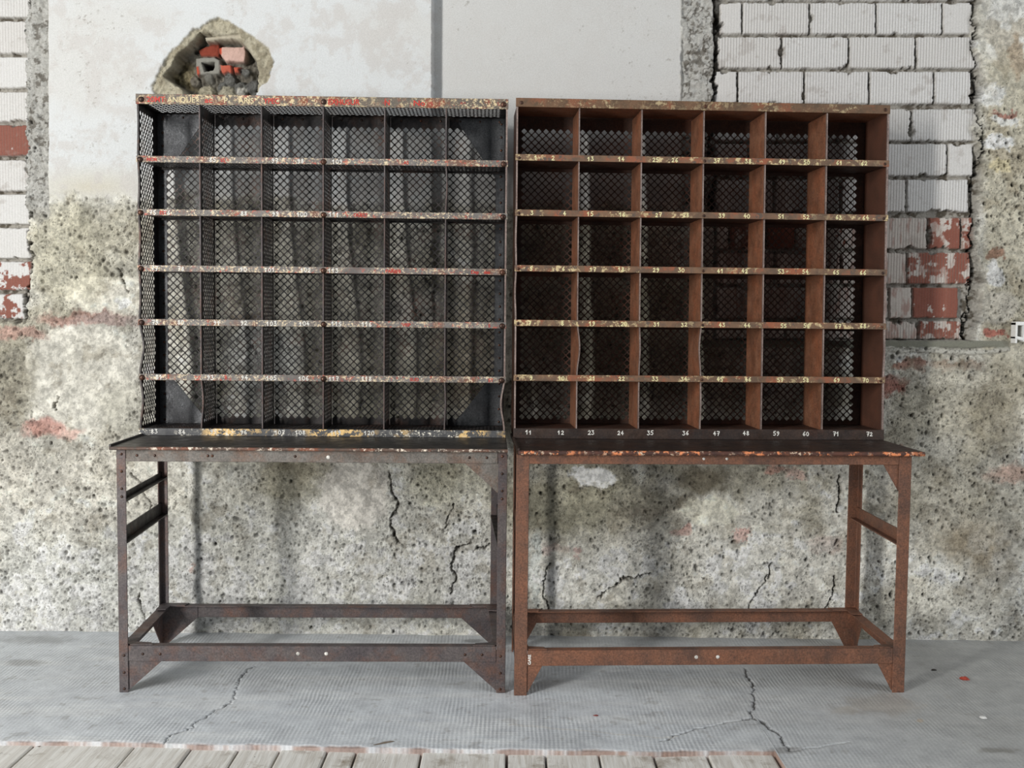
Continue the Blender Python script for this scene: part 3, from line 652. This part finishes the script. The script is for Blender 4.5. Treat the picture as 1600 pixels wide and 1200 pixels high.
    for x, s1, y, yy in (((Wd, -1, .0055, .0085),)+(((0, 1, D-.0085, D-.0055), (Wd, -1, D-.0085, D-.0055)))):
        k = 1. if y < .1 else .55
        if not Lf and y > .1: k = .25
        g = [(x+s1*.004, Ht-.004), (x+s1*(lw+gu*k), Ht-.004), (x+s1*(lw+gu*k), Ht-ah), (x+s1*lw, Ht-ah-hu*k), (x+s1*.004, Ht-ah-hu*k)]
        sk(MB().prism(g, 1, y, yy).build('gusset', ap, T))
    for x, s1 in ((0, 1), (Wd, -1)):
        xa, xb = sorted((x+s1*.0085, x+s1*.0055))
        g = [(.008, Ht-.004), (lw+.03, Ht-.004), (lw+.03, Ht-ah), (lw, Ht-ah-.03), (.008, Ht-ah-.03)]
        sk(MB().prism(g, 0, xa, xb).build('gusset', ap, T))
    # side braces
    for x0, s2 in ((.0045, 1), (Wd-.0045, -1)):
        pts = [(x0, .524), (x0+s2*.004, .524), (x0+s2*.004, .484), (x0+s2*.026, .484), (x0+s2*.026, .480), (x0, .480)]
        sk(MB().prism(pts, 1, .006, D-.006).build('side_brace', MAT['L_dark'] if Lf else fr, T))
    if Lf:
        pts = [(.0045, .634), (.0085, .634), (.0085, .616), (.028, .616), (.028, .612), (.0045, .612)]
        sk(MB().prism(pts, 1, .006, D-.004).build('side_brace', MAT['L_dark'], T))
    # tabletop: sheet with rolled front edge and raised side rims
    xl, xr = (-.016, Wd+.001) if Lf else (.004, Wd+.034)
    tm = MAT['L_top'] if Lf else MAT['R_top']; tt = .010 if Lf else .014
    top = bevel(MB().box(xl, xr, -.012, D+.004, Ht, Ht+tt).build('tabletop', tm, T), .003, 2)
    lip = MB(); n = 40; R_ = tt*.52
    for i in range(n):
        xa = xl+(xr-xl)*i/n; xb = xl+(xr-xl)*(i+1)/n
        pts = [(-.014+R_*math.cos(a), Ht+tt*.5+R_*math.sin(a)) for a in [math.pi/2+k*math.pi/6 for k in range(7)]]
        lip.prism(pts, 0, xa, xb)
    lip.build('edge_strip', MAT['L_lip'] if Lf else MAT['R_lip'], top)
    for s_, x in (((-1, xl),) if Lf else ((-1, xl),)):
        MB().box(x-.002, x+.004, -.014, ry+.0, Ht+tt-.001, Ht+tt+.007).build('side_rim', tm, top)
    # ---------------- pigeonhole rack
    z0 = Ht+tt+.0005; zb = zs[5]
    def Y(z): return ry+lean*(z-zb)
    def leaned(o, inv=None):
        for v in o.data.vertices: v.co.y += lean*(v.co.z-zb)
        return o
    dk = MAT['L_dark'] if Lf else MAT['R_dark']; Wr = rx1-rx0; sh = .0215
    bt = .034 if Lf else .030
    # back sheet
    mb = MB(); perf((rx0+.001, ry+rd, z0+.001), (1, 0, 0), (0, 0, 1), (0, 1, 0), Wr-.002, zt-z0-.0235, .024, .032, mb)
    BK = leaned(mb.build('back_mesh', dk, T))
    if Lf:
        pl = MAT['L_plate']; yb = ry+rd-.0024; zT = zt-.028; zB = z0+.004; xL = rx0+.006; xR = rx1-.006
        for pts in ([(xL, zT), (xL+.165, zT), (xL+.165, zT-.02), (xL+.03, zT-.215), (xL, zT-.215)], [(xR, zT), (xR-.165, zT), (xR-.165, zT-.02), (xR-.03, zT-.215), (xR, zT-.215)],
                    [(xL, zB), (xL+.175, zB), (xL+.175, zB+.02), (xL+.06, zB+.165), (xL+.03, zB+.19), (xL, zB+.19)], [(xR, zB), (xR-.175, zB), (xR-.175, zB+.02), (xR-.06, zB+.17), (xR-.03, zB+.2), (xR, zB+.2)]):
            leaned(MB().prism(pts, 1, yb, yb+.0018).build('back_corner_plate', pl, T))
        pf = lambda x, y, z: (x, y+lean*(z-zb), z)
        for x0_, xr_ in ((xL, xL+.017), (xR-.03, xR-.012)):
            b_ = leaned(MB().box(x0_, x0_+.03, yb+.0002, yb+.0014, zB+.1, zT-.1).build('back_edge_band', pl, T))
            rivets([(xr_, yb, zB+.03+(zT-zB-.05)*k/23) for k in range(24)], b_, MAT['bolt'], 'rivet', pf)
        rivets([(xL+.02+(Wr-.05)*k/17, yb+.0015, zT-.012) for k in range(18)], BK, MAT['bolt'], 'rivet', pf)
    # sides, bent out of true here and there
    waves = {'L0': [(0, .002), (1, .003), (2, .004), (3, .004), (4, .013), (5, .009)], 'L1': [(5, -.012), (4, .0)], 'R0': [(2, -.002), (3, -.003), (5, .0)], 'R1': [(4, .002)]}
    def side_warp(key, dv=1):
        def f(P):
            bot = list(zs)[1:]; tp = [zt]+list(zs)
            x = np.zeros(len(P))
            for r_, a in waves.get(key, []):
                lo = tp[r_+1]; hi = tp[r_]; t_ = np.clip((P[:, 2]-lo)/(hi-lo), 0, 1)
                x += a*np.sin(math.pi*t_)**2
            k = np.clip(1-(P[:, 1]-ry)/rd, 0, 1); P = P.copy(); P[:, 0] += x*k; return P
        return f
    for i, x in enumerate((rx0+.002, rx1-.002)):
        mb = MB()
        if Lf:
            perf((x, ry+.002, z0+.002), (0, 1, 0), (0, 0, 1), (1, 0, 0), rd-.030, zt-z0-.025, .008, .02, mb, warp=side_warp('L%d' % i))
            mb.box(x-.0012, x+.0012, ry+rd-.029, ry+rd+.001, z0+.002, zt-.023)
        else:
            n = 60
            for k in range(n):
                za = z0+(zt-.0225-z0)*k/n; zc = z0+(zt-.0225-z0)*(k+1)/n; mb.box(x-.001, x+.001, ry+.002, ry+rd, za, zc)
            mb.V = side_warp('R%d' % i)(np.array(mb.V)).tolist()
        o = leaned(mb.build('side_panel', dk if Lf else MAT['R_side'], T))
        mb = MB(); n = 60
        for k in range(n):
            za = z0+(zt-.03-z0)*k/n; zc = z0+(zt-.03-z0)*(k+1)/n; mb.box(x-.0028, x+.0028, ry-.001, ry+.006, za, zc)
        mb.V = side_warp(side+'%d' % i)(np.array(mb.V)).tolist()
        leaned(mb.build('front_edge', dk if (Lf and i == 0) else MAT['edge'], o))
    # dividers
    bends = {('L', 0): [(5, .006)], ('R', 0): [(4, .009)], ('R', 2): [(4, -.006), (5, .002)], ('R', 1): [(4, .003)], ('L', 4): [(1, .004), (5, .003)]}
    for i in range(5):
        x = rx0+Wr*(i+1)/6; waves['%s_d%d' % (side, i)] = bends.get((side, i), [])
        wp = side_warp('%s_d%d' % (side, i)); mb = MB()
        if Lf: perf((x, ry+.012, z0+.004), (0, 1, 0), (0, 0, 1), (1, 0, 0), rd-.018, zt-z0-.034, .012, .02, mb, warp=wp)
        else:
            n = 60
            for k in range(n):
                za = z0+(zt-.03-z0)*k/n; zc = z0+(zt-.03-z0)*(k+1)/n; mb.box(x-.0008, x+.0008, ry+.012, ry+rd-.004, za, zc)
            mb.V = wp(np.array(mb.V)).tolist()
        o = leaned(mb.build('divider', dk if Lf else MAT['R_in'], T))
        mb = MB(); n = 60
        for k in range(n):
            za = z0+.026+(zt-.03-z0-.026)*k/n; zc = z0+.026+(zt-.03-z0-.026)*(k+1)/n; mb.box(x-.0019, x+.0019, ry+.003, ry+.013, za, zc)
        mb.V = wp(np.array(mb.V)).tolist()
        leaned(mb.build('front_edge', MAT['edge'] if not Lf else MAT['L_frame'], o))
    # shelves and top
    for z in zs[:5]:
        mb = MB(); zz = z-sh+.002 if not Lf else z-.013
        if Lf:
            perf((rx0+.004, ry+.004, zz), (1, 0, 0), (0, 1, 0), (0, 0, 1), Wr-.008, rd-.006, .004, .012, mb)
            mb.box(rx0+.004, rx1-.004, ry+rd-.012, ry+rd-.004, zz-.006, zz-.0006)
        else:
            mb.box(rx0+.004, rx1-.004, ry+.004, ry+rd-.002, zz-.0008, zz+.0008)
            mb.box(rx0+.004, rx1-.004, ry+rd-.006, ry+rd-.003, zz-.012, zz-.0008)
        leaned(mb.build('shelf', dk if Lf else MAT['R_dark'], T))
    zz = zb-.004; mb = MB()
    if Lf: perf((rx0+.004, ry+.002, zz), (1, 0, 0), (0, 1, 0), (0, 0, 1), Wr-.008, rd-.004, .004, .012, mb)
    else: mb.box(rx0+.004, rx1-.004, ry+.002, ry+rd-.002, zz-.001, zz+.001)
    leaned(mb.build('shelf', dk if Lf else MAT['R_dark'], T))
    mb = MB(); zz = zt-bt+.008
    if Lf: perf((rx0+.002, ry+.002, zz), (1, 0, 0), (0, 1, 0), (0, 0, 1), Wr-.004, rd-.002, .004, .012, mb)
    else: mb.box(rx0+.002, rx1-.002, ry+.002, ry+rd, zz-.001, zz+.001)
    leaned(mb.build('top_panel', dk if Lf else MAT['R_in'], T))
    # label strips
    front = MB()
    def strip(z1_, z0_, mat, nm='label_strip'):
        o = bevel(MB().box(rx0-.003, rx1+.003, ry-.0035, ry-.0002, z0_, z1_).build(nm, mat, T), .0008)
        return o
    pxm = 1/(F/ (loc[1]+ry+.0))      # metres per photo pixel at the rack front
    def lx_of(px, z):
        c_, s_ = math.cos(rz), math.sin(rz); d = fwd+(px-800)/F*rgt-((600-F*((z-HC)/(loc[1]+ry)))-600)/F*upv
        # intersect the vertical plane of the rack front (local y = ry)
        nx_, ny_ = -s_, c_; k = nx_*loc[0]+ny_*loc[1]+ry; t_ = k/(nx_*d[0]+ny_*d[1]); P = d*t_
        return (P[0]-loc[0])*c_+(P[1]-loc[1])*s_
    rows = []
    s0 = leaned(strip(zt, zt-bt, MAT['L_strip_top'] if Lf else MAT['R_strip_top'], 'top_strip'))
    rv = MB()
    for lx in ((rx0+.016, rx0+Wr*.502, rx1-.014)):
        rv = MB().dome(lx, ry-.0035, zt-bt*.55, .0095 if Lf else .006, .006 if Lf else .003)
        leaned(rv.build('bolt', MAT['bolt'], s0, True))
    for k, z in enumerate(zs[:5]):
        o = leaned(strip(z, z-sh, MAT['L_strip'] if Lf else MAT['R_strip']))
        rows.append(o)
        for lx in ((rx0+.010, rx0+Wr*.502, rx1-.012)):
            r_ = .0098 if Lf else .005
            leaned(MB().dome(lx, ry-.0035, z-sh*.6, r_, .008 if Lf else .003).build('bolt', MAT['bolt'], o, True))
    o = leaned(strip(zb, z0, MAT['L_strip_base'] if Lf else MAT['R_top'], 'base_strip')); rows.append(o)
    if Lf:
        N = [[(85, 333), (97, 430), (98, 470), (109, 527)], [(75, 240), (76, 262), (88, 382), (99, 431), (100, 472), (111, 522)], [(77, 243), (78, 284), (90, 381), (101, 422), (102, 478), (113, 521)],
             [(79, 244), (80, 284), (91, 340), (92, 382), (103, 425), (104, 476), (115, 526), (116, 573)], [(81, 250), (93, 330), (94, 383), (105, 425), (106, 475), (117, 522), (118, 573)],
             [(83, 243), (84, 286), (95, 335), (96, 382), (107, 438), (108, 470), (119, 525), (120, 577)]]
        for o, row, z in zip(rows, N, zs):
            for v, px in row: leaned(number(str(v), lx_of(px, z), ry-.0036, z-.0185, o, MAT['white_paint'], .0145, 'white painted number %d' % v, .0021))
        for txt, px, wd, m, col in (('20MT', 230, 1., 'red_paint', 'red'), ('ANIQUE', 262, .98, 'ivory_paint', 'cream'), ('ac', 320, 1.2, 'red_paint', 'red'), ('P', 350, 1., 'ivory_paint', 'cream'), ('ARIS', 373, 1.02, 'ivory_paint', 'cream'), ('YPEC', 412, .9, 'red_paint', 'red'), ('EXHUSUR', 512, .95, 'red_paint', 'red'), ('N', 600, 1., 'red_paint', 'red'), ('No', 645, 1.2, 'red_paint', 'red')):
            leaned(lettering(txt, lx_of(px, zt), ry-.0036, zt-.027, .0185, s0, MAT[m], 'worn %s painted letters' % col, wd))
        for k, txt, px in ((0, 'NOR', 230), (0, 'ES', 345), (0, 'AS', 630), (1, 'EST', 250), (1, 'OUEST', 552), (2, 'PARIS B', 602), (2, 'des', 755), (2, 'Dep', 735), (3, 'VISP', 628), (3, 'S', 762), (4, 'SUD', 640), (4, 'ET', 762), (4, 'R', 352)):
            z = zs[k]; leaned(lettering(txt, lx_of(px, z), ry-.0036, z-.0175, .0115, rows[k], MAT['red_paint'], 'worn red painted letters', 1.))
    else:
        X = [(837, 864, 923, 971, 1025, 1055, 1121, 1170, 1223, 1262, 1313, 1352), (831, 882, 922, 972, 1029, 1072, 1128, 1167, 1221, 1260, 1311, 1353), (829.5, 880, 926, 970, 1024.5, 1064, 1125, 1163, 1220, 1258, 1306, 1348),
             (827, 878, 924, 974, 1025, 1068, 1127, 1166, 1223, 1259, 1308, 1347), (829, 876, 924, 970, 1022, 1067, 1123, 1167, 1217, 1257, 1305, 1350), (825, 875, 922, 968, 1014, 1069, 1117, 1163, 1210, 1256, 1303, 1355)]
        for r_, (o, row, z) in enumerate(zip(rows, X, zs)):
            for k, px in enumerate(row):
                v = 12*(k//2)+2*r_+1+k % 2
                leaned(number(str(v), lx_of(px, z), ry-.0036, z-(.0185 if r_ < 5 else .021), o, MAT['cream_paint'] if r_ < 5 else MAT['white_paint'], .014, '%s painted number %d' % ('cream' if r_ < 5 else 'white', v), .0023))
    return T
desk('L', (-1.2437, 3.3768, 0), .0246, 'dark steel sorting desk with mesh pigeonholes and paint-flaked strips, its table dull grey-brown', 1.2303, .510, .1508, .78, -.0188, -.0225, 1.226, .3061, .2123, 1.9442, .0074, (1.7379, 1.5594, 1.3708, 1.1883, 1.0014, .815), .029)
desk('R', (.0154, 3.3822, 0), .051, 'rusty orange-brown sorting desk with pigeonholes on strips of cream painted numbers 1 to 72', 1.2704, .4883, .1458, .7754, .016, .008, 1.2999, .3159, .2127, 1.9514, .0317, (1.7613, 1.5735, 1.3845, 1.1977, 1.0097, .8255), .040)

# ------------------------------------------------------------------ small things
def chip(name, label, cat, px, py, rx, ry_, h, mat, n=9):
    P = on_floor(px, py); mb = MB(); V = []; 
    for lv, (k, zz) in enumerate(((1., 0), (.92, .6), (.5, 1.))):
        for i in range(n):
            a = 2*math.pi*i/n; j = .75+.5*random.random()
            V.append((rx*k*j*math.cos(a), ry_*k*j*math.sin(a), h*zz*(.8+.3*random.random()) if zz else 0))
    V.append((0, 0, h)); Fc = [tuple(range(n))[::-1]]
    for l in range(2): Fc += [(l*n+i, l*n+(i+1) % n, (l+1)*n+(i+1) % n, (l+1)*n+i) for i in range(n)]
    Fc += [(2*n+i, 2*n+(i+1) % n, 3*n) for i in range(n)]
    o = mb.add(V, Fc).build(name, mat); o.location = (P.x, P.y, .0015); o['label'] = label; o['category'] = cat; return o
chip('brick_chip', 'small bright red brick chip lying on the floor right of the rusty desk', 'brick chip', 1507, 1062, .016, .011, .008, flat('brick_red', (160, 62, 46)))
chip('plaster_chip', 'small white plaster flake on the grey floor at far right, near the front', 'plaster chip', 1536, 1122, .012, .010, .004, flat('plaster_white', (225, 224, 220)))
chip('paint_flake', 'tiny dark red flake on the floor in front of the rusty desk', 'paint flake', 931, 1119, .008, .004, .003, flat('dark_red', (120, 52, 48)))
chip('wood_splinter', 'thin dark splinter lying on the floor screed close to the planks', 'splinter', 600, 1162, .034, .003, .003, flat('splinter_brown', (110, 98, 84))).rotation_euler = (0, 0, .5)
chip('rubble_crumb', 'black crumb of rubble on the floor in the shadow right of the rusty desk', 'crumb', 1459, 1048, .010, .005, .004, flat('crumb_black', (52, 46, 40)))
def socket_box():
    P = on_wall(1587, 521); T = thing('socket_box', 'broken white electrical box set in the wall at the sill band\'s right end', 'socket box', (P.x, WY-.03, P.z-.04))
    w = flat('socket_white', (226, 226, 222), .4); mb = MB(); a, b = .019, .04
    mb.prism([(-a, .02), (a, .012), (a, .024), (-a*.5, .03), (-a, .03)], 1, -.012, .03)
    mb.box(-a, -a+.008, -.010, .03, .004, .082); mb.box(a-.009, a, -.012, .03, .01, .078); mb.box(-a, a, -.011, .03, .070, .084)
    bevel(mb.build('casing', w, T), .002, 2)
    MB().box(-a+.006, a-.006, .006, .01, .02, .074).build('recess', flat('socket_grey', (120, 118, 112)), T)
socket_box()
